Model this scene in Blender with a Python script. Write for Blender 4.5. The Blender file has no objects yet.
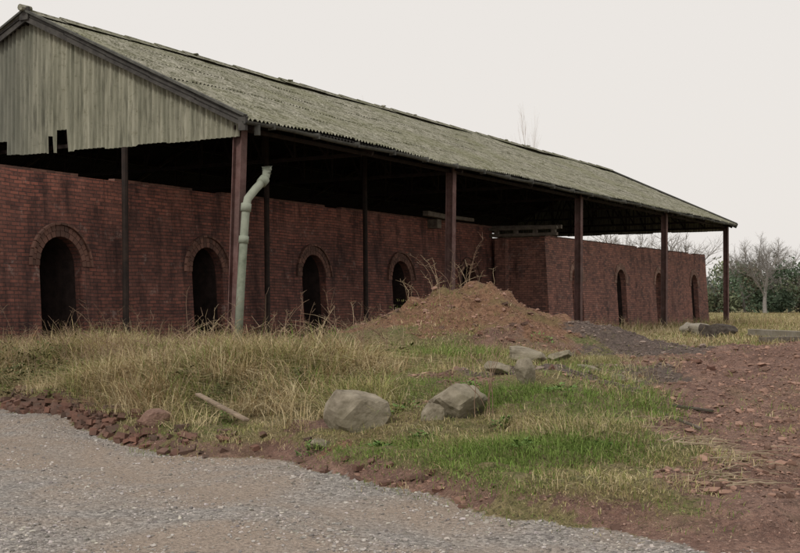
import bpy, math, random
import numpy as np
from mathutils import Vector, noise, Matrix
random.seed(7); rng=np.random.default_rng(7)
scene=bpy.context.scene
scene.view_settings.view_transform='Standard'
scene.view_settings.look='None'
scene.view_settings.exposure=0
EYE=1.6
# ---------------------------------------------------------------- helpers
def link(o): scene.collection.objects.link(o); return o
class MB:
    def __init__(s): s.v=[]; s.f=[]; s.m=[]
    def add(s,vs,fs,mi=0):
        b=len(s.v); s.v+= [tuple(p) for p in vs]
        for f in fs: s.f.append(tuple(b+i for i in f)); s.m.append(mi)
    def box(s,c,size,rot=None,mi=0,jit=0):
        hx,hy,hz=[a/2 for a in size]; vs=[]
        for x in(-hx,hx):
            for y in(-hy,hy):
                for z in(-hz,hz):
                    p=Vector((x+random.uniform(-jit,jit),y+random.uniform(-jit,jit),z+random.uniform(-jit,jit)))
                    if rot is not None: p=rot@p
                    vs.append(p+Vector(c))
        s.add(vs,[(0,1,3,2),(4,6,7,5),(0,4,5,1),(2,3,7,6),(0,2,6,4),(1,5,7,3)],mi)
    def beam(s,a,b,w,h,mi=0):
        a=Vector(a);b=Vector(b);d=b-a
        q=d.to_track_quat('X','Z').to_matrix()
        s.box((a+b)/2,(d.length,w,h),q,mi)
    def tube(s,pts,rad,n=8,mi=0,cap=True):
        pts=[Vector(p) for p in pts]; rings=[]
        for i,p in enumerate(pts):
            t=(pts[min(i+1,len(pts)-1)]-pts[max(i-1,0)]).normalized()
            q=t.to_track_quat('Z','Y').to_matrix(); r=rad[i] if hasattr(rad,'__len__') else rad
            rings.append([p+q@Vector((r*math.cos(k*2*math.pi/n),r*math.sin(k*2*math.pi/n),0)) for k in range(n)])
        vs=[v for r in rings for v in r]; fs=[]
        for i in range(len(pts)-1):
            for k in range(n):
                fs.append((i*n+k,i*n+(k+1)%n,(i+1)*n+(k+1)%n,(i+1)*n+k))
        if cap: fs.append(tuple(range(n))[::-1]); fs.append(tuple((len(pts)-1)*n+k for k in range(n)))
        s.add(vs,fs,mi)
    def obj(s,name,mats,parent=None,smooth=False):
        me=bpy.data.meshes.new(name); me.from_pydata(s.v,[],s.f)
        for m in (mats if isinstance(mats,list) else [mats]): me.materials.append(m)
        me.polygons.foreach_set('material_index',s.m)
        if smooth: me.polygons.foreach_set('use_smooth',[True]*len(me.polygons))
        me.update(); o=bpy.data.objects.new(name,me); link(o)
        if parent: o.parent=parent
        return o
def empty(name,loc=(0,0,0),rz=0):
    e=bpy.data.objects.new(name,None); e.location=loc; e.rotation_euler=(0,0,rz); e.empty_display_size=.5
    return link(e)
class NT:
    def __init__(s,name):
        s.mat=bpy.data.materials.new(name); s.mat.use_nodes=True; s.t=s.mat.node_tree; s.n=s.t.nodes
        s.b=s.n['Principled BSDF']; s.b.inputs['Roughness'].default_value=.9
        s.b.inputs['Specular IOR Level'].default_value=.2
    def node(s,ty,**k):
        x=s.n.new(ty)
        for a,b in k.items(): setattr(x,a,b)
        return x
    def L(s,a,b): s.t.links.new(a,b)
    def noise(s,scale,detail=4,vec=None,rough=.6,dist=0):
        x=s.node('ShaderNodeTexNoise'); x.inputs['Scale'].default_value=scale; x.inputs['Detail'].default_value=min(detail,4)
        x.inputs['Roughness'].default_value=rough; x.inputs['Distortion'].default_value=dist
        if vec is not None: s.L(vec,x.inputs['Vector'])
        return x.outputs['Fac']
    def ramp(s,fac,stops):
        r=s.node('ShaderNodeValToRGB'); s.L(fac,r.inputs[0]); e=r.color_ramp.elements
        while len(e)<len(stops): e.new(.5)
        for i,(p,c) in enumerate(stops):
            e[i].position=p; e[i].color=(c,c,c,1) if not hasattr(c,'__len__') else (*c,1)
        return r.outputs[0]
    def mix(s,fac,a,b,mode='MIX'):
        m=s.node('ShaderNodeMix',data_type='RGBA',blend_type=mode)
        for i,v in((0,fac),(6,a),(7,b)):
            if isinstance(v,bpy.types.NodeSocket): s.L(v,m.inputs[i])
            elif i==0: m.inputs[0].default_value=v
            else: m.inputs[i].default_value=(*v,1)
        return m.outputs[2]
    def math(s,op,a,b=0,clamp=False):
        m=s.node('ShaderNodeMath',operation=op,use_clamp=clamp)
        for i,v in((0,a),(1,b)):
            if isinstance(v,bpy.types.NodeSocket): s.L(v,m.inputs[i])
            else: m.inputs[i].default_value=v
        return m.outputs[0]
    def coord(s,w='Object'): return s.node('ShaderNodeTexCoord').outputs[w]
    def bump(s,h,strength=.5,dist=.02):
        b=s.node('ShaderNodeBump'); b.inputs['Strength'].default_value=strength; b.inputs['Distance'].default_value=dist
        s.L(h,b.inputs['Height']); s.L(b.outputs[0],s.b.inputs['Normal'])
    def color(s,c):
        if isinstance(c,bpy.types.NodeSocket): s.L(c,s.b.inputs['Base Color'])
        else: s.b.inputs['Base Color'].default_value=(*c,1)
def simple(name,c1,c2,scale=3,bump=.3,rough=.9,big=None):
    m=NT(name); co=m.coord(); f=m.noise(scale,4,co,.7)
    c=m.mix(m.ramp(f,[(.35,0.),(.65,1.)]),c1,c2)
    if big: c=m.mix(m.ramp(m.noise(.6,3,co),[(.4,0.),(.7,1.)]),c,big)
    m.color(c); m.b.inputs['Roughness'].default_value=rough
    if bump: m.bump(m.noise(scale*6,2,co),bump,.01)
    return m.mat
# ---------------------------------------------------------------- materials
def brick_mat(name,tone=1.,soot=.6,red=(.26,.085,.055),stain=.42):
    m=NT(name); tc=m.node('ShaderNodeTexCoord'); sp=m.node('ShaderNodeSeparateXYZ'); m.L(tc.outputs['Object'],sp.inputs[0])
    sn=m.node('ShaderNodeSeparateXYZ'); m.L(tc.outputs['Normal'],sn.inputs[0])
    a=m.math('GREATER_THAN',m.math('ABSOLUTE',sn.outputs[0]),.6)
    mx=m.node('ShaderNodeMix',data_type='FLOAT'); m.L(a,mx.inputs[0]); m.L(sp.outputs[0],mx.inputs[2]); m.L(sp.outputs[1],mx.inputs[3])
    co=tc.outputs['Object']
    wob=m.math('MULTIPLY',m.math('SUBTRACT',m.noise(.5,2,co),.5),.14)
    cb=m.node('ShaderNodeCombineXYZ'); m.L(mx.outputs[0],cb.inputs[0]); m.L(m.math('ADD',sp.outputs[2],wob),cb.inputs[1])
    b=m.node('ShaderNodeTexBrick'); m.L(cb.outputs[0],b.inputs['Vector'])
    b.inputs['Scale'].default_value=1; b.inputs['Brick Width'].default_value=.235; b.inputs['Row Height'].default_value=.084
    b.inputs['Mortar Size'].default_value=.010; b.inputs['Mortar Smooth'].default_value=.3; b.inputs['Bias'].default_value=0
    b.inputs['Color1'].default_value=(*[c*tone for c in red],1)
    b.inputs['Color2'].default_value=(*[c*tone*.38 for c in (red[0],red[1]*1.2,red[2]*1.4)],1)
    b.inputs['Mortar'].default_value=(.06*tone,.05*tone,.046*tone,1)
    c=m.mix(m.ramp(m.noise(1.2,4,co,.7),[(.42,0.),(.75,.55)]),b.outputs[0],(.32*tone,.15*tone,.115*tone))
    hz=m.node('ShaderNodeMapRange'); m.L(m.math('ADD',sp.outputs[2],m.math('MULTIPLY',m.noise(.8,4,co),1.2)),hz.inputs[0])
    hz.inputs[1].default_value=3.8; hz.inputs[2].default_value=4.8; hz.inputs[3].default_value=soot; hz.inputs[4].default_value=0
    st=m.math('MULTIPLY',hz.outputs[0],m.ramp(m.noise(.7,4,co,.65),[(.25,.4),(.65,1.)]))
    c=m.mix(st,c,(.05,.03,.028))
    c=m.mix(m.ramp(m.noise(2.3,4,co,.85),[(.59,0.),(.69,.5)]),c,(.34,.26,.23))
    mp=m.node('ShaderNodeMapping'); m.L(co,mp.inputs[0]); mp.inputs['Scale'].default_value=(1.6,1.6,.35)
    c=m.mix(m.ramp(m.noise(1.3,4,mp.outputs[0],.75),[(stain-.12,.75),(stain+.06,0.)]),c,(.032,.022,.022))
    c=m.mix(m.ramp(m.noise(9,3,co,.8),[(.34,.55),(.46,0.)]),c,(.045,.03,.028))
    m.color(c); m.bump(m.math('MULTIPLY',b.outputs[1],-1),1.,.03)
    return m.mat
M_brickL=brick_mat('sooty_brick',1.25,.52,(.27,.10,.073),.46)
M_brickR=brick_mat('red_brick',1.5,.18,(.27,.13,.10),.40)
def ring_mat(name,c1,c2):
    m=NT(name); g=m.node('ShaderNodeNewGeometry'); m.color(m.mix(m.noise(3,4,m.coord()),m.mix(g.outputs['Random Per Island'],c1,c2),(.05,.035,.03))); return m.mat
M_ring=ring_mat('arch_brick',(.32,.16,.12),(.12,.065,.052))
M_ringR=ring_mat('pale_arch_brick',(.50,.33,.26),(.32,.17,.13))
M_rubble=ring_mat('rubble_brick',(.30,.15,.11),(.18,.125,.10))
M_black=simple('arch_shade_black',(.008,.007,.007),(.014,.012,.011),3,0)  # near-black colour paints in the darkness at the back of deep arches
M_reveal=simple('shaded_reveal',(.02,.014,.013),(.045,.03,.027),4,.3)  # shade inside the arches painted into the reveal colour
M_under=simple('shaded_underside',(.012,.011,.010),(.025,.023,.021),2,0)  # low light below the roof painted in as a near-black colour
M_rust=simple('rusty_steel',(.12,.060,.054),(.22,.135,.125),4,.4,.8,(.09,.066,.06))
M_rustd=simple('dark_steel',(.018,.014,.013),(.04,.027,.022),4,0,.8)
M_wood=simple('grey_timber',(.10,.085,.07),(.2,.17,.14),6,.5)
M_woodd=simple('dark_timber',(.05,.04,.035),(.10,.085,.07),6,.5)
M_barge=simple('weathered_barge',(.045,.042,.04),(.09,.085,.078),3,.4)
M_pipe=simple('asbestos_pipe',(.27,.30,.235),(.15,.175,.13),5,.4,.9,(.34,.36,.30))
M_gutter=simple('gutter_grey',(.06,.06,.055),(.12,.12,.105),4,.3)
M_conc=simple('concrete',(.26,.23,.19),(.36,.33,.28),7,.6,.95,(.17,.15,.10))
M_stone=simple('boulder_stone',(.13,.11,.08),(.40,.35,.28),3,1.,.95,(.16,.145,.095))
m=NT('mossy_asbestos_roof'); co=m.coord()
mp=m.node('ShaderNodeMapping'); m.L(co,mp.inputs[0]); mp.inputs['Scale'].default_value=(3.2,.6,.6)
c=m.mix(m.ramp(m.noise(1.5,4,mp.outputs[0],.7),[(.3,0.),(.7,1.)]),(.215,.21,.16),(.39,.375,.31))
c=m.mix(m.ramp(m.noise(3.6,4,co,.85),[(.47,0.),(.57,.85)]),c,(.10,.10,.06))
c=m.mix(m.ramp(m.noise(7,4,co,.8),[(.57,0.),(.66,.9)]),c,(.54,.52,.43))
c=m.mix(m.ramp(m.noise(.35,4,co),[(.42,0.),(.7,.5)]),c,(.17,.175,.085))
c=m.mix(m.ramp(m.noise(1.0,4,mp.outputs[0],.8),[(.56,0.),(.70,.6)]),c,(.09,.09,.065))
m.color(c); m.bump(m.noise(9,4,co,.8),1.,.06); M_roof=m.mat
m=NT('gable_sheet'); co=m.coord()
mp=m.node('ShaderNodeMapping'); m.L(co,mp.inputs[0]); mp.inputs['Scale'].default_value=(3,3,.3)
c=m.mix(m.ramp(m.noise(1.3,4,mp.outputs[0],.65),[(.35,0.),(.65,1.)]),(.20,.20,.15),(.38,.37,.29))
c=m.mix(m.ramp(m.noise(2.5,4,mp.outputs[0],.7),[(.50,0.),(.68,.85)]),c,(.10,.10,.075))
c=m.mix(m.ramp(m.noise(6,4,co,.85),[(.56,0.),(.68,.6)]),c,(.13,.125,.08))
sp=m.node('ShaderNodeSeparateXYZ'); m.L(co,sp.inputs[0])
c=m.mix(m.ramp(m.math('DIVIDE',sp.outputs[1],13.),[(.43,0.),(.55,.6)]),c,(.12,.125,.11))
m.color(c); M_gable=m.mat
# ---------------------------------------------------------------- terrain functions
EX=[-60,-30,-14,-9,-6,-3.5,-2,-.65,.17,.77,1.41,2,3,6,12,40,2000]
EY=[44,31,23,20,17.9,14.1,12.3,11.2,10,9.2,8.5,8.0,7.8,8.6,10.5,18,500]
def fb(x,y,s,o=4,seed=0): return noise.fractal(Vector((x*s+seed,y*s-seed,seed*.7)),1.0,2.0,o)
def sst(a,b,x):
    t=min(max((x-a)/(b-a),0),1); return t*t*(3-2*t)
def gs(x,y,cx,cy,rx,ry): return math.exp(-((x-cx)/rx)**2-((y-cy)/ry)**2)
def edge_d(x,y):
    e=float(np.interp(x,EX,EY)); return (y-e)*.8
def ed2(x,y): return edge_d(x,y)+.28*fb(x,y,.9,3,5)
def H(x,y):
    if abs(x)>90 or y>140 or y<-30: 
        return .35+ (0 if y<300 else (y-300)*.002)
    d=ed2(x,y)
    r=sst(1.6,3.8,x)
    b=(sst(-.02,.6,d)*.26+sst(.6,4.5,d)*.42)*(1-r)+sst(0,10,d)*.5*r
    far=sst(26,34,y); b=b*(1-far)+.38*far
    h=b
    if -12<x<16 and y<34:
        mm=.88*gs(x,y,1.0,24,1.25,1.7)+.62*gs(x,y,2.4,23.7,1.25,1.7)+.36*gs(x,y,-.5,23.3,1.3,1.7)+.30*gs(x,y,3.6,23.4,1.1,1.3)+.16*gs(x,y,.2,21.4,1.0,.9)+.22*gs(x,y,2.0,21.6,.9,.8)
        ridg=1-2.2*abs(noise.noise(Vector((x*1.1,y*1.1,4.2))))
        h+=mm*(.93+.13*ridg+.22*fb(x,y,1.6,4,61)) if mm>.02 else mm
        h+=.22*gs(x,y,4.4,22.6,1.3,1.3)+.16*gs(x,y,2.1,14.6,.75,.7)
        h+=.40*gs(x,y,6.6,19.5,2.3,3.6)+.18*gs(x,y,1.0,17.5,1.0,1.2)
        h+=.28*gs(x,y,-2.6,16.2,2.4,1.4)+.2*gs(x,y,-6.5,20.8,3,1.5)+.12*gs(x,y,.1,12.6,1.6,1.0)
    bank=sst(-.05,.9,d)
    mnd=gs(x,y,1.6,23.8,2.4,2)
    h+=bank*(1-far)*((.11+.03*mnd)*fb(x,y,.8,4,2)+(.06+.05*mnd)*fb(x,y,3.5,3,9))
    if d<0.3: h+=.012*fb(x,y,1.2,3,1)-.03*gs(edge_d(x,y),0,-1.2,0,.35,1)-.02*gs(edge_d(x,y),0,-2.9,0,.35,1)
    if x>2.5 and y<30:
        cx=3.6+(y-9)*.16
        h-=.05*(gs(x,0,cx,0,.25,1)+gs(x,0,cx+1.5,0,.25,1))
    return h
def zones(x,y):
    d=ed2(x,y)+.07*fb(x,y,4,3,15)
    n=fb(x,y,.7,5,13)
    road=1-sst(-.08,.08,d)
    if x>1.4 : road*=1-sst(1.5,3.0,x+.5*n)
    xb=1.85+ (y-8)*.15
    dirt=sst(-.35,.35,x-xb+.6*n)*(1-sst(25,29,y+n))
    dirt=max(dirt,.85*sst(.1,.5,gs(x,y,2.2,21.5,1.3,1.6)+.4*n-.1))
    dirt=max(dirt,.9*gs(d,0,.15,0,.22,1)*(1 if n>-.15 else .3))
    dirt=max(dirt,.8*sst(.28,.46,fb(x,y,.8,4,77))*(1 if x>-2 else 0))
    orange=sst(.16,.42,gs(x,y,1.7,23.7,2.5,2.0)+.35*n)
    ash=max(.7*sst(.25,.6,gs(x,y,4.6,22,1.6,1.6)+.45*n),.8*sst(.25,.6,gs(x,y,2.2,14.9,1.2,1.1)+.4*n),.7*sst(.3,.7,gs(x,y,3.6,18.0,1.,1.8)+.4*n))
    du,dv=(x+3.6),(y-27); v=-.864*du+.503*dv; u=.503*du+.864*dv
    if v>.6 and v<13 and u>-6 and u<42: ash=max(ash,.6)
    return road,dirt,ash,orange
def axis(lo,fine,hi):
    out=[]
    for a,b,s in fine: out+=list(np.arange(a,b,s))
    out.append(fine[-1][1]); s=fine[-1][2]; w=out[-1]
    while w<hi: s*=1.35; w+=s; out.append(min(w,hi))
    s=fine[0][2]; w=out[0]; pre=[]
    while w>lo: s*=1.35; w-=s; pre.append(max(w,lo))
    return pre[::-1]+out
xs=axis(-2500,[(-16,-7,.3),(-7,10,.08),(10,26,.3)],2500)
ys=axis(-300,[(5,20,.08),(20,32,.12),(32,70,.5)],4000)
nx,ny=len(xs),len(ys); V=np.empty((ny*nx,3),np.float32); C=np.zeros((ny*nx,4),np.float32)
k=0
for y in ys:
    for x in xs:
        V[k]=(x,y,H(x,y))
        if -40<x<60 and -10<y<110: C[k]=zones(x,y)
        elif edge_d(x,y)<0: C[k]=(1,0,0,0)
        k+=1
I,J=np.meshgrid(np.arange(nx-1),np.arange(ny-1)); a=(J*nx+I).ravel(); F=np.stack([a,a+1,a+1+nx,a+nx],1)
def np_mesh(name,V,F,mat,col=None,smooth=False,parent=None):
    me=bpy.data.meshes.new(name); n=F.shape[1]
    me.vertices.add(len(V)); me.vertices.foreach_set('co',V.astype(np.float32).ravel())
    me.loops.add(F.size); me.loops.foreach_set('vertex_index',F.astype(np.int32).ravel())
    me.polygons.add(len(F)); me.polygons.foreach_set('loop_start',np.arange(0,F.size,n,dtype=np.int32))
    me.update(calc_edges=True)
    me.polygons.foreach_set('use_smooth',np.full(len(F),bool(smooth)))
    if col is not None:
        at=me.color_attributes.new('Col','FLOAT_COLOR','POINT'); at.data.foreach_set('color',col.astype(np.float32).ravel())
    me.materials.append(mat); o=bpy.data.objects.new(name,me); link(o)
    if parent: o.parent=parent
    return o
m=NT('ground'); co=m.coord(); at=m.node('ShaderNodeAttribute'); at.attribute_name='Col'
sp=m.node('ShaderNodeSeparateColor'); m.L(at.outputs['Color'],sp.inputs[0])
nb=m.math('MULTIPLY',m.math('SUBTRACT',m.noise(6,4,co,.85),.5),1.3)
def zfac(s): return m.ramp(m.math('ADD',s,nb),[(.38,0.),(.62,1.)])
vor=m.node('ShaderNodeTexVoronoi'); vor.inputs['Scale'].default_value=34; m.L(co,vor.inputs[0])
nA=m.noise(1.2,4,co,.7); nB=m.noise(10,4,co,.8); nC=m.noise(.5,4,co,.6,.5); nD=m.noise(28,3,co,.8)
grass=m.mix(m.ramp(nA,[(.4,0.),(.62,1.)]),(.21,.165,.08),(.12,.145,.045))
grass=m.mix(m.ramp(nB,[(.4,0.),(.65,.85)]),grass,(.31,.25,.14))
grass=m.mix(m.ramp(nD,[(.36,.8),(.5,0.)]),grass,(.07,.055,.032))
grav=m.mix(m.ramp(vor.outputs['Color'],[(.2,0.),(.8,1.)]),(.22,.20,.185),(.49,.455,.42))
grav=m.mix(m.ramp(nC,[(.40,0.),(.58,.8)]),grav,(.40,.315,.25))
grav=m.mix(m.ramp(nD,[(.35,.6),(.5,0.)]),grav,(.115,.105,.095))
dirt=m.mix(m.ramp(nA,[(.35,0.),(.65,1.)]),(.20,.115,.09),(.36,.225,.175))
dirt=m.mix(m.ramp(nB,[(.42,0.),(.62,.8)]),dirt,(.13,.08,.065))
dirt=m.mix(m.ramp(nD,[(.55,0.),(.66,.6)]),dirt,(.42,.29,.235))
dirt=m.mix(m.ramp(nC,[(.52,0.),(.66,.4)]),dirt,(.21,.18,.095))
oran=m.mix(m.ramp(nB,[(.35,0.),(.65,1.)]),(.16,.085,.052),(.37,.215,.135))
oran=m.mix(m.ramp(nA,[(.50,0.),(.62,.6)]),oran,(.20,.17,.075))
oran=m.mix(m.ramp(nD,[(.34,.7),(.46,0.)]),oran,(.08,.045,.03))
ashc=m.mix(m.ramp(nB,[(.35,0.),(.7,1.)]),(.08,.06,.052),(.22,.17,.145))
c=m.mix(zfac(sp.outputs[1]),grass,dirt); c=m.mix(zfac(at.outputs['Alpha']),c,oran)
c=m.mix(zfac(sp.outputs[2]),c,ashc); c=m.mix(zfac(sp.outputs[0]),c,grav)
m.color(c)
hb=m.math('ADD',m.math('MULTIPLY',vor.outputs['Distance'],-.4),m.math('ADD',m.noise(14,4,co,.85),m.math('MULTIPLY',m.math('MULTIPLY',nB,1.3),m.math('SUBTRACT',1.,sp.outputs[0]))))
m.bump(hb,1.,.06); M_ground=m.mat
np_mesh('ground',V,F,M_ground,C,True)
# ---------------------------------------------------------------- building frame
A=math.atan2(.864,.503)
ux,uy=math.cos(A),math.sin(A)
def W(u,v): return (-3.6+ux*u-uy*v, 27+uy*u+ux*v)
def G(u,v): return H(*W(u,v))
kiln=empty('brick_kiln',(-3.6,27,0),A)
shed=empty('open_sided_shed',(-3.6,27,0),A)
def wall(mb,rings,u0,u1,vt,top,bot,arches,bat,backmi,revmi):
    vf=lambda h: vt-bat*(top-h)
    P=lambda u,h,dv=0:(u,vf(h)+dv,h)
    cur=u0; N=14
    for (c,hw,spr,dp) in arches:
        mb.add([P(cur,bot),P(c-hw,bot),P(c-hw,top),P(cur,top)],[(0,1,2,3)])
        arc=[(c-hw*math.cos(math.pi*i/N),spr+hw*math.sin(math.pi*i/N)*1.05) for i in range(N+1)]
        for i in range(N):
            (a0,h0),(a1,h1)=arc[i],arc[i+1]
            mb.add([P(a0,h0),P(a1,h1),(a1,vt,top),(a0,vt,top)],[(0,1,2,3)])
        outl=[(c-hw,bot)]+arc+[(c+hw,bot)]
        for i in range(len(outl)-1):
            (a0,h0),(a1,h1)=outl[i],outl[i+1]; k=.97; k2=.85
            q=lambda a,h,kk,dd:(c+(a-c)*kk,vf(h)+dd,h)
            mb.add([P(a0,h0),P(a1,h1),q(a1,h1,k,.22),q(a0,h0,k,.22)],[(0,1,2,3)])
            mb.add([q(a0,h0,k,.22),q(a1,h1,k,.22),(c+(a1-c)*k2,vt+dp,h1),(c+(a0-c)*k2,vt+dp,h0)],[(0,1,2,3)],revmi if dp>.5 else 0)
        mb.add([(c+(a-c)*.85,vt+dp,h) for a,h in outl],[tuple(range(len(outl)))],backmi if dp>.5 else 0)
        for (r0,r1,pr,n) in rings:
            for i in range(n):
                t0=math.pi*(i+.06)/n; t1=math.pi*(i+.94)/n
                q=[(c-r*math.cos(t),spr+r*math.sin(t)*1.05) for r,t in((hw+r0,t0),(hw+r0,t1),(hw+r1,t1),(hw+r1,t0))]
                jj=random.uniform(0,.014)
                vs=[P(a,h,-pr-jj) for a,h in q]+[P(a,h,.05) for a,h in q]
                RB.add(vs,[(0,1,2,3),(4,7,6,5),(0,4,5,1),(1,5,6,2),(2,6,7,3),(3,7,4,0)])
        cur=c+hw
    mb.add([P(cur,bot),P(u1,bot),P(u1,top),P(cur,top)],[(0,1,2,3)])
HL,HR=4.5,4.1
M_top=simple('kiln_top_rubble',(.08,.06,.05),(.16,.12,.10),4,1.)
mb=MB(); RB=MB()
rgs=[(0,.12,.015,16),(.13,.24,.02,20),(.25,.30,.07,16)]
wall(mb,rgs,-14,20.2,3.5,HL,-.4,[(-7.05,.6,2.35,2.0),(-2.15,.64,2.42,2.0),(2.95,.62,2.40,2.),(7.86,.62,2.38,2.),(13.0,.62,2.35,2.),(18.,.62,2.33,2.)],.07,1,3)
mb.add([(-14,3.5,HL),(20.2,3.5,HL),(20.2,12,HL),(-14,12,HL)],[(0,1,2,3)],2)
mb.add([(-14,3.5-.07*4.9,-.4),(-14,3.5,HL),(-14,12,HL),(-14,12,-.4)],[(0,1,2,3)])
mb.add([(-14,12,-.4),(20.2,12,-.4),(20.2,12,HL),(-14,12,HL)],[(0,1,2,3)])
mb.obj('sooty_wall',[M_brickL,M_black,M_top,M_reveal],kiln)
RB.obj('arch_rings',M_ring,kiln)
mb=MB(); RB=MB()
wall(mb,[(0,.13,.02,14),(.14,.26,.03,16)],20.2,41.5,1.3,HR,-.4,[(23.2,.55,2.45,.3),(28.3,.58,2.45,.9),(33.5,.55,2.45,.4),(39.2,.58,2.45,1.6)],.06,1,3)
fv=1.3-.06*4.5
mb.add([(20.2,fv,-.4),(20.2,1.3,HR),(20.2,12,HR),(20.2,12,-.4)],[(0,1,2,3)])
mb.add([(41.5,fv,-.4),(41.5,12,-.4),(41.5,12,HR),(41.5,1.3,HR)],[(0,1,2,3)])
mb.add([(20.2,1.3,HR),(41.5,1.3,HR),(41.5,12,HR),(20.2,12,HR)],[(0,1,2,3)],2)
mb.add([(20.2,12,-.4),(41.5,12,-.4),(41.5,12,HR),(20.2,12,HR)],[(0,1,2,3)])
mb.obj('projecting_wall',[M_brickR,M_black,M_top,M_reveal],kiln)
RB.obj('pale_arch_rings',M_ringR,kiln)
mb=MB(); mb.box((20.04,3.0,1.9),(.3,.45,4.3)); mb.obj('corner_pier',M_brickR,kiln)
mb=MB()
for w,(ua,ub,vv,hh) in enumerate([(-14,20.1,3.5,HL),(20.3,41.4,1.3,HR)]):
    u=ua
    while u<ub:
        if noise.noise(Vector((u*.5,w,0)))>-.25:
            mb.box((u+.115,vv+.11,hh+.03),(.228,.2,.06),None,0,.004)
        u+=.236
mb.obj('coping_bricks',M_ring,kiln)
mb=MB()
for h in (4.18,4.42): mb.beam((20.0,.7,h),(20.0,4.1,h),.16,.11)
for v in (.85,1.6,2.4,3.2,3.9): mb.box((20.02,v,4.30),(.14,.16,.14))
mb.beam((20.9,.9,4.5),(20.9,4,4.55),.15,.14); mb.beam((14.2,3.1,4.66),(16.2,3.1,4.60),.2,.16); mb.box((17,3.4,4.68),(2.6,.2,.12))
mb.box((15.2,3.3,4.36),(.3,.4,.3))
mb.obj('timber_beams',M_wood,kiln)
# ---------------------------------------------------------------- shed
U0,U1=-.45,41.2; VE,VR=-.42,6.45; ZE,ZR=5.7,8.86
sl=(ZR-ZE)/(VR-VE); vB=2*VR-VE; VP=2*VR
def zr(v): return ZE+sl*(v-VE) if v<=VR else ZR-sl*(v-VR)
def roof_sheet(off,mat,name):
    du=.146/6; us=np.arange(U0,U1,du); n=len(us); Vs=[];Fs=[]
    rowsN=5; L=(VR-VE); jt={}
    for side in(0,1):
        for r in range(rowsN):
            for e in(0,1):
                t=(r+ (0 if e==0 else 1.03))/rowsN
                for u in us:
                    s=int(u/1.02+50); key=(side,r,s)
                    if key not in jt: jt[key]=(random.uniform(-.04,.04),random.uniform(-.008,.014))
                    tt=t*L+ (jt[key][0] if e==0 else 0)
                    tt=min(tt,L+.02)
                    v=VE+tt if side==0 else vB-tt
                    z=ZE+sl*tt+.03*math.cos(2*math.pi*u/.146)+off+(.012 if e==0 else -.006)+jt[key][1]
                    z+=.07*noise.noise(Vector((u*.18,tt*.25,side*9)))-.03*math.sin(u*2*math.pi/10.2+1.6)
                    Vs.append((u,v,z))
            b=len(Vs)-2*n
            for i in range(n-1):
                q=(b+i,b+i+1,b+n+i+1,b+n+i); Fs.append(q if side==0 else q[::-1])
    return np_mesh(name,np.array(Vs),np.array(Fs),mat,None,True,shed)
roof_sheet(0,M_roof,'roof_sheets'); 
random.seed(7); roof_sheet(-.085,M_under,'roof_underside_shade')  # added dark copy under the sheets, carrying the underside shade in its colour
mb=MB()
u=U0
while u<U1:
    l=1.2; z=ZR+.02+random.uniform(-.012,.02)
    for s in(-1,1):
        mb.add([(u,VR,z+.08),(u+l+.05,VR,z+.065),(u+l+.05,VR+s*.27,z-.07),(u,VR+s*.27,z-.06)],[(0,1,2,3)])
    mb.tube([(u,VR,z+.05),(u+l+.04,VR,z+.04)],[.065,.05],8)
    if random.random()<.2: mb.box((u+.5,VR-.1,z+.08),(.10,.12,.05),None,0,.02)
    u+=l
mb.tube([(U0-.14,VR,ZR+.11),(U0+.2,VR,ZR+.12)],.085,8)
mb.obj('ridge_capping',M_roof,shed)
def gable(ug,name):
    Vs=[];Fs=[];dv=.146/6; vs=np.arange(-.12,VP+.1,dv); jt={}
    for v in vs:
        s=int(v/.98); 
        if s not in jt: jt[s]=random.uniform(-.03,.03)
        bz=5.33+jt[s]
        if ug<1:
            if 5.15<v<5.5: bz+=.55
            if 5.62<v<5.8: bz+=.42
            if 7.3<v<7.6: bz+=.35
            if 11<v<11.6: bz+=.6
        w=.036*math.cos(2*math.pi*v/.146)
        tz=max(zr(v)-.1,bz+.02)
        lap=.03*(s%2)
        mz=min(max(7.15+.03*(s%3),bz+.01),tz-.005)
        Vs+= [(ug+w-lap,v,bz),(ug+w-lap,v,mz),(ug+w-lap+.0,v,tz)]
    for i in range(len(vs)-1):
        b=i*3; Fs+= [(b,b+1,b+4,b+3),(b+1,b+2,b+5,b+4)]
    np_mesh(name,np.array(Vs),np.array(Fs),M_gable,None,True,shed)
gable(-.2,'gable_cladding'); gable(40.9,'gable_cladding_back')
mb=MB()
for ug in(-.40,41.22):
    for s in(-1,1):
        va=VE-.05 if s<0 else vB+.05
        mb.beam((ug,va,ZE-.10),(ug,VR,ZR-.07),.045,.25)
        mb.beam((ug-.03,va,ZE+.04),(ug-.03,VR,ZR+.07),.14,.05,1)
mb.box((-.43,-.4,5.56),(.09,.2,.3),None,0); mb.box((-.43,VR,ZR-.02),(.08,.3,.32),None,0)
mb.obj('barge_boards',[M_barge,M_gutter],shed)
mb=MB(); gv,gzz,gr=VE-.09,ZE-.08,.075; us=np.arange(U0-.05,U1+.05,.9)
vs=[];n=9
for u in us:
    for r in(gr,gr-.012):
        for k in range(n):
            t=math.pi+math.pi*k/(n-1); vs.append((u,gv+r*math.cos(t),gzz+r*math.sin(t)+.018*math.sin(u*1.3)))
fs=[]
for i in range(len(us)-1):
    for q in(0,n):
        for k in range(n-1):
            a=i*2*n+q+k; fs.append((a,a+1,a+1+2*n,a+2*n))
mb.add(vs,fs); 
for u in np.arange(.5,41,1.8): mb.box((u,gv,gzz-.02),(.05,.18,.14))
mb.tube([(-.05,gv,gzz-.05),(-.05,gv,gzz-.28)],.07)
mb.obj('gutter',M_gutter,shed)
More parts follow.
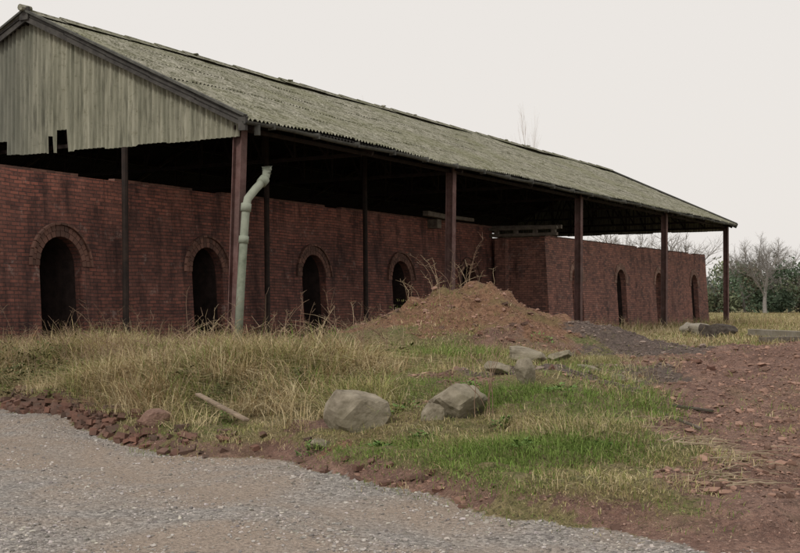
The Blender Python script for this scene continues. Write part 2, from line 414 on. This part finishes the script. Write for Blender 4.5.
def ipost(mb,u,v,z0,z1,w=.2,dx=0):
    t=.02
    def col(ou,ov,su,sv):
        vs=[]
        for (bu,z) in((u+dx,z0),(u,z1)):
            for x in(-su/2,su/2):
                for y in(-sv/2,sv/2): vs.append((bu+ou+x,v+ov+y,z))
        mb.add(vs,[(0,1,3,2),(4,6,7,5),(0,4,5,1),(2,3,7,6),(0,2,6,4),(1,5,7,3)])
    col(0,-w/2,w,t); col(0,w/2,w,t); col(0,0,t,w-t-.004)
mb=MB(); pads=MB()
for i,(dx) in enumerate((-.22,-.15,-.1,-.15,-.04)):
    u=i*10.2; g=G(u,0); ipost(mb,u,0,g-.3,5.62,.22,dx); pads.box((u+dx,0,g-.02),(.5,.5,.24),None,0,.02)
mb.obj('posts',M_rust,shed); pads.obj('post_footings',M_conc,shed)
mb=MB()
for u in (-.52,5.0,10.1): mb.tube([(u,2.92,.2),(u,3.0,5.25 if u<0 else 6.9)],.075,8)
for i in range(9): mb.tube([(i*5.1,VP,.2),(i*5.1,VP,5.6)],.09,8)
for i in range(9):
    u=min(i*5.1+.05,40.7)
    mb.beam((u,0,5.50),(u,VP,5.50),.07,.09)
    mb.beam((u,-.35,ZE-.19),(u,VR,ZR-.19),.08,.1); mb.beam((u,vB,ZE-.19),(u,VR,ZR-.19),.08,.1)
    for k in range(1,6):
        v=VR*k/6; v3=VR*(k+1)/6
        for f in (lambda q:q, lambda q:VP-q):
            mb.beam((u,f(v),5.5),(u,f(v),zr(v)-.2),.04,.05); mb.beam((u,f(v),5.5),(u,f(v3),zr(v3)-.2),.04,.05)
for k in range(6):
    v=.1+k*1.25; z=zr(v)-.15
    mb.beam((U0+.1,v,z-.01),(U1-.1,v,z-.01),.07,.11); mb.beam((U0+.1,VP-v,z-.01),(U1-.1,VP-v,z-.01),.07,.11)
mb.beam((-.2,.03,5.54),(41.0,.03,5.54),.08,.09)
mb.beam((-.2,VP,5.42),(41.0,VP,5.42),.12,.2)
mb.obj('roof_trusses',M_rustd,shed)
mb=MB(); pv=-.33; g0=G(-.4,pv)
pts=[(-.50,pv,g0-.1),(-.40,pv,1.9),(-.30,pv,3.0),(-.22,pv,3.72),(-.16,pv,3.92),(.10,pv-.02,4.16),(.34,pv-.05,4.36),(.45,pv-.05,4.48),(.48,pv-.05,4.62)]
mb.tube(pts,.092,12)
for a in(3,6):
    p=Vector(pts[a]); d=(Vector(pts[a+1])-Vector(pts[a-1])).normalized(); mb.tube([p-d*.09,p+d*.09],.118,12)
p=Vector(pts[-1]); mb.tube([p-Vector((0,0,.08)),p+Vector((.01,0,.02)),p+Vector((.0,0,.09))],[.105,.115,.13],12)
p=Vector(pts[2]); mb.tube([p-Vector((.012,0,.08)),p+Vector((.012,0,.08))],.112,12)
mb.obj('downpipe',M_pipe,shed,True)
# ---------------------------------------------------------------- rocks
def rock(name,loc,size,seed,mat,rz=0,tilt=0,n=3,rough=.06,planes=13):
    r=random.Random(seed); import bmesh
    bm=bmesh.new(); bmesh.ops.create_icosphere(bm,subdivisions=n+1,radius=1)
    pl=[(Vector((r.gauss(0,1),r.gauss(0,1),r.gauss(0,1))).normalized(),r.uniform(.65,.95)) for _ in range(planes)]+[(Vector((0,0,1)),.72),(Vector((0,0,-1)),.8)]
    for v in bm.verts:
        d=v.co.normalized(); R=1.15
        for nn,di in pl:
            k=d.dot(nn)
            if k>.05: R=min(R,di/k)
        R*=1+rough*noise.fractal(d*3+Vector((seed,0,0)),1,2,4)
        v.co=Vector((d.x*size[0]*R,d.y*size[1]*R,d.z*size[2]*R))
    me=bpy.data.meshes.new(name); bm.to_mesh(me); bm.free(); me.materials.append(mat)
    o=bpy.data.objects.new(name,me); o.location=loc; o.rotation_euler=(tilt,tilt*.6,rz); link(o); return o
def pix(px,Y): return (px-400)/1200*Y
M_lump=simple('brick_lump',(.15,.09,.07),(.26,.165,.13),6,1.)
for (nm,px,Y,s,dz,sd,rz,ti) in [('boulder',359,12.2,(.31,.27,.31),.14,3,.3,.25),('boulder',457,12.2,(.34,.28,.27),.12,12,1.0,-.5),('boulder',436,12.1,(.13,.12,.18),.04,17,1.0,.35),
    ('stone_slab',528,16.8,(.32,.22,.12),.12,5,.2,.2),('stone_slab',560,18.6,(.2,.18,.09),.08,8,.8,-.2),('stone_slab',524,13.4,(.11,.10,.2),.12,21,.8,-.2),
    ('boulder',157,13.6,(.22,.18,.14),.05,9,.5,.2),('boulder',322,11.9,(.10,.08,.06),.04,14,.5,.2),('stone_slab',590,17.5,(.2,.14,.06),.08,15,.5,.2),
    ('stone_slab',497,14.2,(.14,.12,.08),.06,31,.1,.2),('stone_slab',618,16.5,(.14,.1,.07),.05,33,.9,.2),('stone_slab',480,19.5,(.16,.12,.09),.06,35,.4,.2)]:
    x=pix(px,Y); rock(nm,(x,Y,H(x,Y)+dz),s,sd,M_stone if sd!=9 else M_lump,rz,ti)
icoV=[];t=(1+5**.5)/2
for a,b in((-1,t),(1,t),(-1,-t),(1,-t)): icoV.append((a,b,0))
for a,b in((-1,t),(1,t),(-1,-t),(1,-t)): icoV.append((0,a,b))
for a,b in((t,-1),(t,1),(-t,-1),(-t,1)): icoV.append((a,0,b))
icoV=np.array(icoV)/1.9
icoF=np.array([(0,11,5),(0,5,1),(0,1,7),(0,7,10),(0,10,11),(1,5,9),(5,11,4),(11,10,2),(10,7,6),(7,1,8),(3,9,4),(3,4,2),(3,2,6),(3,6,8),(3,8,9),(4,9,5),(2,4,11),(6,2,10),(8,6,7),(9,8,1)])
m=NT('loose_stones'); at=m.node('ShaderNodeAttribute'); at.attribute_name='Col'; m.color(at.outputs[0]); M_st=m.mat
def stones(name,P,S,cols):
    n=len(P); v=icoV[None]*rng.uniform(.55,1.3,(n,12,1))*S[:,None,None]*np.stack([rng.uniform(.7,1.3,n),rng.uniform(.7,1.3,n),rng.uniform(.4,.8,n)],1)[:,None,:]
    a=rng.uniform(0,6.3,n); c,s=np.cos(a)[:,None],np.sin(a)[:,None]
    x=v[...,0]*c-v[...,1]*s; y=v[...,0]*s+v[...,1]*c
    v=np.stack([x,y,v[...,2]],-1)+P[:,None,:]
    f=(icoF[None]+12*np.arange(n)[:,None,None]).reshape(-1,3)
    col=np.repeat(np.concatenate([cols,np.ones((n,1))],1),12,0)
    np_mesh(name,v.reshape(-1,3),f,M_st,col)
P=[];S=[];K=[]
for i in range(24000):
    Y=7.2+ (random.random()**1.6)*12; X=random.uniform(-.36,.36)*Y
    z=zones(X,Y)
    if z[0]<.4 and not(z[1]>.5 and random.random()<.25): continue
    tr=gs(edge_d(X,Y),0,-1.2,0,.5,1)+gs(edge_d(X,Y),0,-2.9,0,.5,1)
    if z[0]>.4 and random.random()<.2+.65*tr: continue
    s=random.choice((.007,.009,.011,.014,.02 if random.random()<.4 else .011))
    P.append((X,Y,H(X,Y)+s*.15)); S.append(s); g=random.uniform(.15,.52); K.append((g,g*random.uniform(.89,.95),g*random.uniform(.80,.90)) if z[0]>.4 else (g*.8,g*.53,g*.43))
stones('gravel',np.array(P),np.array(S),np.array(K))
P=[];S=[];K=[]
for i in range(20000):
    Y=random.uniform(9,27); X=random.uniform(-.05,.36)*Y; z=zones(X,Y)
    if max(z[1:])<.4 or z[0]>.4: continue
    s=random.uniform(.008,.024) if random.random()<.94 else random.uniform(.03,.07)
    g=random.uniform(.12,.34); P.append((X,Y,H(X,Y)+s*.1)); S.append(s)
    K.append((g*.8,g*.62,g*.53) if z[2]>.5 else (g*1.1,g*.68,g*.52))
stones('spoil_rubble',np.array(P),np.array(S),np.array(K))
mb=MB()
def rb(x,y,s=1,dz=.03):
    R=Matrix.Rotation(random.uniform(-3,3),3,'Z')@Matrix.Rotation(random.gauss(0,.3),3,'X')@Matrix.Rotation(random.gauss(0,.3),3,'Y')
    mb.box((x,y,H(x,y)+dz),(.22*s*random.uniform(.5,1),.105*s,.07*s),R,0,.01)
def edgeY(x,off):
    y=float(np.interp(x,EX,EY))
    for _ in range(4): y-= (ed2(x,y)-off)/.8
    return y
for i in range(230):
    px=random.gauss(62,40); x0=-6+px*.025; rb(x0,edgeY(x0,random.uniform(.02,.5)),random.uniform(.5,1),.02)
for i in range(60):
    x0=random.uniform(-3.8,1.6); rb(x0,edgeY(x0,random.uniform(.0,.45)),random.uniform(.25,.7),.01)
for i in range(50): rb(random.gauss(2.2,1.3),random.gauss(18.5,2.4),random.uniform(.5,.9),.015)
for i in range(25): rb(random.uniform(6,16),random.uniform(30,45),random.uniform(.8,1.4))
mb.obj('brick_rubble',M_rubble)
def plank(name,px0,Y0,px1,Y1,w,h,dz0=.12,dz1=.12,mat=M_wood):
    mb=MB(); x0,x1=pix(px0,Y0),pix(px1,Y1); mb.beam((x0,Y0,H(x0,Y0)+dz0),(x1,Y1,H(x1,Y1)+dz1),w,h)
    o=mb.obj(name,mat); bv=o.modifiers.new('b','BEVEL'); bv.width=.006; return o
plank('wooden_plank',198,14.0,247,12.8,.07,.03,.28,.12,simple('old_plank',(.17,.13,.095),(.29,.225,.165),8))
plank('wooden_plank',655,13.2,700,13.0,.035,.03,.03,.03); plank('wooden_plank',672,15,712,14.6,.05,.03,.04,.04,M_woodd)
plank('timber_baulk',752,42,812,38,.35,.22,.2,.2,M_conc); plank('timber_baulk',762,36,806,37,.3,.16,.12,.12,M_wood)
mb=MB()
for i in range(90):
    Y=random.uniform(9.2,12.5); x=pix(random.gauss(705,30),Y); a=random.uniform(-.9,.9); l=random.uniform(.08,.4); z=H(x,Y)+.015
    mb.tube([(x,Y,z),(x+l*.5*math.cos(a),Y+l*.5*math.sin(a),z+random.uniform(0,.03)),(x+l*math.cos(a),Y+l*math.sin(a),z)],[.007,.005,.003],5)
mb.obj('twigs',simple('twig_bark',(.2,.15,.10),(.38,.31,.22)))
for i,(px,Y,sx) in enumerate([(700,44,.5),(722,43,.6),(690,46,.4),(708,41,.3)]):
    x=pix(px,Y); rock('concrete_lump',(x,Y,H(x,Y)+.2),(sx,.35,.34),40+i,M_conc if i%2==0 else M_woodd,.4*i,.2)
# ---------------------------------------------------------------- grass
m=NT('grass_blades'); at=m.node('ShaderNodeAttribute'); at.attribute_name='Col'; m.color(at.outputs[0]); m.b.inputs['Specular IOR Level'].default_value=.1; M_gr=m.mat
def blades(name,tufts,per,spread):
    T=np.array([(x,y,H(x,y),h,w,l,*c) for x,y,h,w,l,c in tufts]); ta=np.repeat(rng.uniform(0,6.283,len(T)),per); T=np.repeat(T,per,0); n=len(T)
    a=rng.uniform(0,6.283,n); r=np.sqrt(rng.random(n))*spread*(.4+T[:,3]); 
    bx=T[:,0]+r*np.cos(a); by=T[:,1]+r*np.sin(a); bz=T[:,2]-.03
    h=T[:,3]*rng.uniform(.35,1.1,n); az=np.where(rng.random(n)<.5,ta+rng.normal(0,.5,n),a+rng.normal(0,.9,n)); lean=T[:,5]*rng.uniform(.2,1.5,n)
    pw=az+math.pi/2+rng.normal(0,.6,n); w=T[:,4]*rng.uniform(.6,1.2,n)
    ts=[0,.4,.75,1]; out=[]
    for i,t in enumerate(ts):
        k=lean*h*t*t*.9; up=h*(t-.42*np.minimum(lean,1.6)*t*t)
        cx=bx+np.cos(az)*k; cy=by+np.sin(az)*k; cz=bz+up
        ww=w*(1,.85,.55,0)[i]*.5
        if i<3:
            out.append(np.stack([cx-np.cos(pw)*ww,cy-np.sin(pw)*ww,cz],1)); out.append(np.stack([cx+np.cos(pw)*ww,cy+np.sin(pw)*ww,cz],1))
        else: out.append(np.stack([cx,cy,cz],1)); out.append(np.stack([cx,cy,cz+.001],1)+np.array([.001,0,0]))
    V=np.stack(out,1).reshape(-1,3); b=8*np.arange(n)[:,None]
    F=np.concatenate([b+np.array([0,1,3,2]),b+np.array([2,3,5,4]),b+np.array([4,5,7,6])],0)
    c=T[:,6:9]*rng.uniform(.6,1.3,(n,1))
    col=np.concatenate([c[:,None,:]*np.ones((1,8,1)),np.ones((n,8,1))],2).reshape(-1,4)
    return np_mesh(name,V,F,M_gr,col)
straw=[(.50,.41,.24),(.42,.33,.185),(.58,.49,.31),(.31,.22,.125)]
green=[(.155,.235,.05),(.20,.28,.075),(.12,.175,.045)]
olive=[(.29,.285,.11),(.24,.235,.09),(.36,.33,.15)]
def gz(x,y): return max(zones(x,y))
tf=[]
while len(tf)<3400:
    Y=random.uniform(12.4,24); X=random.uniform(-.38,.0)*Y
    d=ed2(X,Y)
    if d<.55 or d>7 : continue
    w=max(gs(X,Y,-2.5,15.9,2.2,1.8),.7*gs(X,Y,-.9,14.8,1.0,1.8),.75*gs(X,Y,-6,21,3.5,2.2),.12)+.75*fb(X,Y,.9,3,4)
    if random.random()>w: continue
    h=random.uniform(.22,.64)*(.5+.6*min(1,max(w,0)))
    gm=fb(X,Y,1.1,3,87)
    c=random.choice(straw) if random.random()<.72-gm*.8 else random.choice(olive+olive+green)
    tf.append((X,Y,h,.008,random.uniform(.6,2.2),c))
blades('dry_grass',tf,26,.3)
tf=[]
while len(tf)<6200:
    Y=random.uniform(8.2,21) ; X=random.uniform(-.36,.30)*Y
    d=ed2(X,Y)
    if d<0 or (X<-3 and d<.5): continue
    if d<.35 and random.random()<.45: continue
    if random.random()<gz(X,Y)*1.: continue
    n=fb(X,Y,.9,4,21); 
    if d>.8 and random.random()< .42-n*1.1: continue
    if Y>13 and random.random()<.3: continue
    gr=fb(X,Y,.6,3,33)+ .15*(1-sst(0,2.5,d))
    c=random.choice(green) if random.random()<.44+gr*1.2 else random.choice(olive+straw[:3])
    h=random.uniform(.025,.09)+ .13*max(0,n)+(.09*sst(2,5,d))
    tf.append((X,Y,h,.006,random.uniform(.4,1.6),c))
blades('short_grass',tf,22,.75)
tf=[]
while len(tf)<800:
    if random.random()<.25: X=random.gauss(.2,1.2); Y=random.gauss(21.8,1.0); th=0
    else: Y=random.uniform(9.5,22); X=random.uniform(-.02,.36)*Y; th=.05
    z=zones(X,Y); n=fb(X,Y,.8,4,44)
    if z[0]>.3 or n<th or random.random()<.3: continue
    tf.append((X,Y,random.uniform(.04,.16),.008,1.2,random.choice(green+olive+olive+straw)))
blades('heap_grass',tf,16,.7)
tf=[]
while len(tf)<3600:
    u=random.uniform(-8,60); v=random.uniform(-9,1.6)
    X,Y=W(u,v)
    if Y<22 or gs(X,Y,1.8,23.8,2.7,2.3)>.25 or gs(X,Y,4.2,22,2.4,2.0)>.5: continue
    if v>-.9: 
        if random.random()<.2: continue
    elif random.random()<.45: continue
    n=fb(X,Y,.35,3,51)
    if random.random()>.6+n: continue
    c=random.choice(straw) if random.random()<.7 else random.choice(olive+green)
    hh=random.uniform(.12,.34)+.6*gs(v,0,-.2,0,1.2,1)*random.random()
    tf.append((X,Y,hh,.013,random.uniform(.4,1.1),c))
blades('rough_grass',tf,20,.9)
tf=[]
while len(tf)<3000:
    Y=random.uniform(36,150); X=random.uniform(.22,.42)*Y
    u=(X+3.6)*ux+(Y-27)*uy; v=-(X+3.6)*uy+(Y-27)*ux
    if v>0 and u<43: continue
    tf.append((X,Y,random.uniform(.12,.35),.03,.9,random.choice(straw+olive)))
blades('field_grass',tf,12,2.2)
def stems(name,spots,mat,hmin,hmax,r=.006):
    mb=MB()
    for (px,Y,n,sp) in spots:
        for i in range(n):
            x=pix(px,Y)+random.gauss(0,sp); y=Y+random.gauss(0,sp*.7); z=H(x,y)-.03
            h=random.uniform(hmin,hmax); a=random.uniform(0,6.3); l=random.uniform(.1,1.)*h
            pts=[(x+l*t*t*math.cos(a)+random.gauss(0,.01),y+l*t*t*math.sin(a),z+h*(t-.5*t*t*(l/h))) for t in(0,.2,.4,.6,.8,1)]
            mb.tube(pts,[r*q for q in(1,.9,.8,.7,.5,.3)],4,0,False)
            for k in range(random.randint(2,6)):
                t=random.uniform(.45,1); p=Vector((x+l*t*t*math.cos(a),y+l*t*t*math.sin(a),z+h*(t-.5*t*t*l/h)))
                b=random.uniform(0,6.3); q=p+Vector((math.cos(b),math.sin(b),random.uniform(.2,1.2)))*random.uniform(.04,.14)
                mb.tube([p,q],[r*.5,r*.3],3,0,False)
    return mb.obj(name,mat)
M_stem=simple('dead_stem',(.16,.10,.07),(.32,.23,.16),3,0)
M_stem2=simple('pale_stem',(.46,.37,.25),(.34,.25,.16),3,0)
stems('bramble_stems',[(110,19,40,.55),(150,18,26,.4),(60,20,28,.6),(330,17.5,30,.4),(370,19,28,.4),(205,17,16,.5),(490,12.0,7,.08),(20,21,24,.6),(455,24.3,7,.25)],M_stem,.45,1.25,.0045)
stems('dead_weeds',[(465,24.6,8,.35),(430,24,12,.4),(585,27,60,.8),(610,30,60,.9),(345,19,26,.4),(540,26.5,34,.6),(640,33,34,.8),(250,17,40,.7),(415,26.5,30,.5),(180,16.5,30,.6),(280,24,26,.8),(700,48,36,1.5)],M_stem2,.35,.95,.005)
mb=MB()
def leafy(px,Y,sc,n=70,hk=.7,ls=1.):
    x=pix(px,Y)
    for i in range(n):
        a=random.uniform(0,6.3); r=random.random()**.7*sc; p=Vector((x+r*math.cos(a),Y+r*math.sin(a),0)); p.z=H(p.x,p.y)+random.uniform(0,hk*sc)*(1-.5*r/sc)
        d=Vector((math.cos(a+random.gauss(0,.9)),math.sin(a+random.gauss(0,.9)),random.uniform(-.2,.9)))*random.uniform(.04,.09)*ls; s=Vector((-d.y,d.x,random.uniform(-.02,.02)))*.35
        mb.add([p,p+d*.5+s,p+d,p+d*.5-s],[(0,1,2,3)])
for (px,Y,sc) in [(543,21.5,.25),(225,13.9,.2),(275,14.1,.15),(470,13.5,.1),(500,11.6,.1),(350,13.5,.2),(400,12.6,.2),(420,11.6,.12),(560,12.5,.15),(310,11.9,.12),(520,10.4,.1),(380,11.4,.1),(600,10.5,.1)]: leafy(px,Y,sc,70,.5,.65)
mb.obj('leafy_weeds',simple('weed_leaf',(.09,.16,.045),(.17,.26,.08),12,0))
mb=MB()
for (px,Y,sc,n) in [(15,18.9,.5,420),(60,18.5,.5,420),(105,17.1,.35,260),(40,20.2,.6,420),(150,16.2,.3,200),(228,14.6,.28,220),(5,20.5,.7,460),(300,14.8,.25,160),(190,15.2,.3,180),(90,21.5,.6,300),(395,17,.3,180),(250,18,.4,260)]: leafy(px,Y,sc,n,.75,.8)
mb.obj('bramble_bush',simple('bramble_leaf',(.05,.065,.025),(.13,.13,.05),9,0))
# ---------------------------------------------------------------- trees
M_bark=simple('bark',(.18,.165,.15),(.28,.26,.24),5,0)
M_twig=simple('pale_bark',(.46,.41,.37),(.56,.50,.45),5,0)
def bare_tree(name,x,y,h,seed,mat,spread=.55,rad=None,maxlev=5,nar=1.):
    r=random.Random(seed); mb=MB()
    def br(p,d,l,rd,lev):
        n=3; pts=[p]; rr=[rd]; q=p.copy(); dd=d.copy()
        for i in range(n):
            dd=(dd+Vector((r.gauss(0,.12),r.gauss(0,.12),r.gauss(.04,.08)))).normalized(); q=q+dd*l/n; pts.append(q.copy()); rr.append(rd*(1-.4*(i+1)/n))
        mb.tube(pts,rr,6 if lev==0 else (4 if lev<3 else 3),0,False)
        if lev>=maxlev: return
        k=r.choice((2,3,3)) if lev>0 else 4
        for i in range(k+ (2 if lev>1 else 1)):
            t=r.uniform(.35,1) if lev else r.uniform(.45,1)
            idx=min(int(t*n),n-1); pp=pts[idx].lerp(pts[idx+1],t*n-idx)
            nd=(dd*(.8)+Vector((r.gauss(0,spread),r.gauss(0,spread),r.gauss(.12,.3)))).normalized()
            br(pp,nd,l*r.uniform(.5,.75),rr[idx+1]*.62,lev+1)
        br(pts[-1],dd,l*.6,rr[-1],lev+1)
    z=H(x,y)-.2; br(Vector((0,0,0)),Vector((0,0,1)),h*.38,rad or h*.022,0)
    zm=max(v[2] for v in mb.v); k=h/zm; mb.v=[(v[0]*k*nar,v[1]*k*nar,v[2]*k) for v in mb.v]
    o=mb.obj(name,mat); o.location=(x,y,z)
    return o
bare_tree('bare_tree',pix(528,82),82,15.4,21,M_twig,.33,.10,4,.42)
bare_tree('bare_tree',pix(765,140),140,9.8,8,M_bark,.7)
bare_tree('bare_tree',pix(790,150),150,9.5,12,M_bark,.7)
for i,(px,Y,h) in enumerate([(600,120,9.4),(632,125,9.2),(668,118,9.2),(690,122,8.8),(650,130,9.4),(745,150,9),(820,140,9)]):
    bare_tree('bare_tree',pix(px,Y),Y,h,60+i,M_bark,.75,None,4)
bare_tree('bare_tree',pix(388,105),105,19.6,91,M_twig,.5,.16,4)
bare_tree('bare_tree',pix(-8,70),70,17.4,95,M_twig,.6,.16,4)
m=NT('foliage'); at=m.node('ShaderNodeAttribute'); at.attribute_name='Col'; m.color(at.outputs[0]); M_leaf=m.mat
def woodland(name,cl,nleaf,size,cols):
    Vs=[];Cs=[]
    for (x,y,z,rx,ry,rz) in cl:
        c=np.array(cols[rng.integers(len(cols))])*rng.uniform(.7,1.25)
        d=rng.normal(size=(nleaf,3)); d/=np.linalg.norm(d,axis=1)[:,None]; d*=rng.random((nleaf,1))**.35
        p=d*np.array([rx,ry,rz])*(1+.25*rng.normal(size=(nleaf,1)))+np.array([x,y,z])
        p[:,2]=np.maximum(p[:,2],.3)
        t1=rng.normal(size=(nleaf,3))*size; t2=rng.normal(size=(nleaf,3))*size
        Vs.append(np.stack([p,p+t1,p+t2],1).reshape(-1,3)); Cs.append(np.repeat(c[None]*rng.uniform(.6,1.4,(nleaf,1)),3,0))
    V=np.concatenate(Vs);C=np.concatenate(Cs); C=np.concatenate([C,np.ones((len(C),1))],1)
    return np_mesh(name,V,np.arange(len(V)).reshape(-1,3),M_leaf,C)
cl=[]
for i in range(150):
    x=random.uniform(38,95); y=150+random.uniform(-6,14)-(x-50)*.35; h=random.uniform(.5,1)*(5.4+1.8*noise.noise(Vector((x*.12,0,0))))*random.choice((1,1,.5,.3))
    r=random.uniform(1.,2.); cl.append((x,y,h,r*1.2,r,r))
woodland('hedgerow',cl,400,.22,[(.12,.16,.10),(.10,.14,.09),(.16,.18,.11),(.20,.18,.13)])  # leaf greens greyed and lightened to paint in horizon haze
cl=[]
for i in range(300):
    x=random.uniform(-160,260); y=330+random.uniform(-20,40); r=random.uniform(3,5.5); cl.append((x,y,random.uniform(1,6),r*1.5,r,r*.9))
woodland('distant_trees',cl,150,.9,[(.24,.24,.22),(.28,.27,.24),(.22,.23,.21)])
# ---------------------------------------------------------------- light, sky
S=Vector((-.42,-.62,.75)).normalized()
w=bpy.data.worlds.new("World"); scene.world=w; w.use_nodes=True; nt=w.node_tree; bg=nt.nodes['Background']
sky=nt.nodes.new('ShaderNodeTexSky'); sky.sky_type='NISHITA'; sky.sun_disc=False
sky.sun_elevation=math.asin(S.z); sky.sun_rotation=math.atan2(S.x,S.y); sky.air_density=1.5; sky.dust_density=4
mx=nt.nodes.new('ShaderNodeMix'); mx.data_type='RGBA'; mx.inputs[0].default_value=.96
nt.links.new(sky.outputs[0],mx.inputs[6]); mx.inputs[7].default_value=(8.55,8.15,7.75,1); nt.links.new(mx.outputs[2],bg.inputs[0]); bg.inputs[1].default_value=.1
l=bpy.data.lights.new('sun','SUN'); l.energy=1.5; l.angle=math.radians(12); l.color=(1,.95,.87)
lo=bpy.data.objects.new('sun',l); lo.rotation_euler=S.to_track_quat('Z','Y').to_euler(); link(lo)
cam=bpy.data.cameras.new('camera'); cam.sensor_width=36; cam.lens=54; cam.clip_end=6000; cam.clip_start=.1
c=bpy.data.objects.new('camera',cam); c.location=(0,0,EYE); c.rotation_euler=(math.radians(90)+math.atan(26.5/1200),0,0); link(c); scene.camera=c
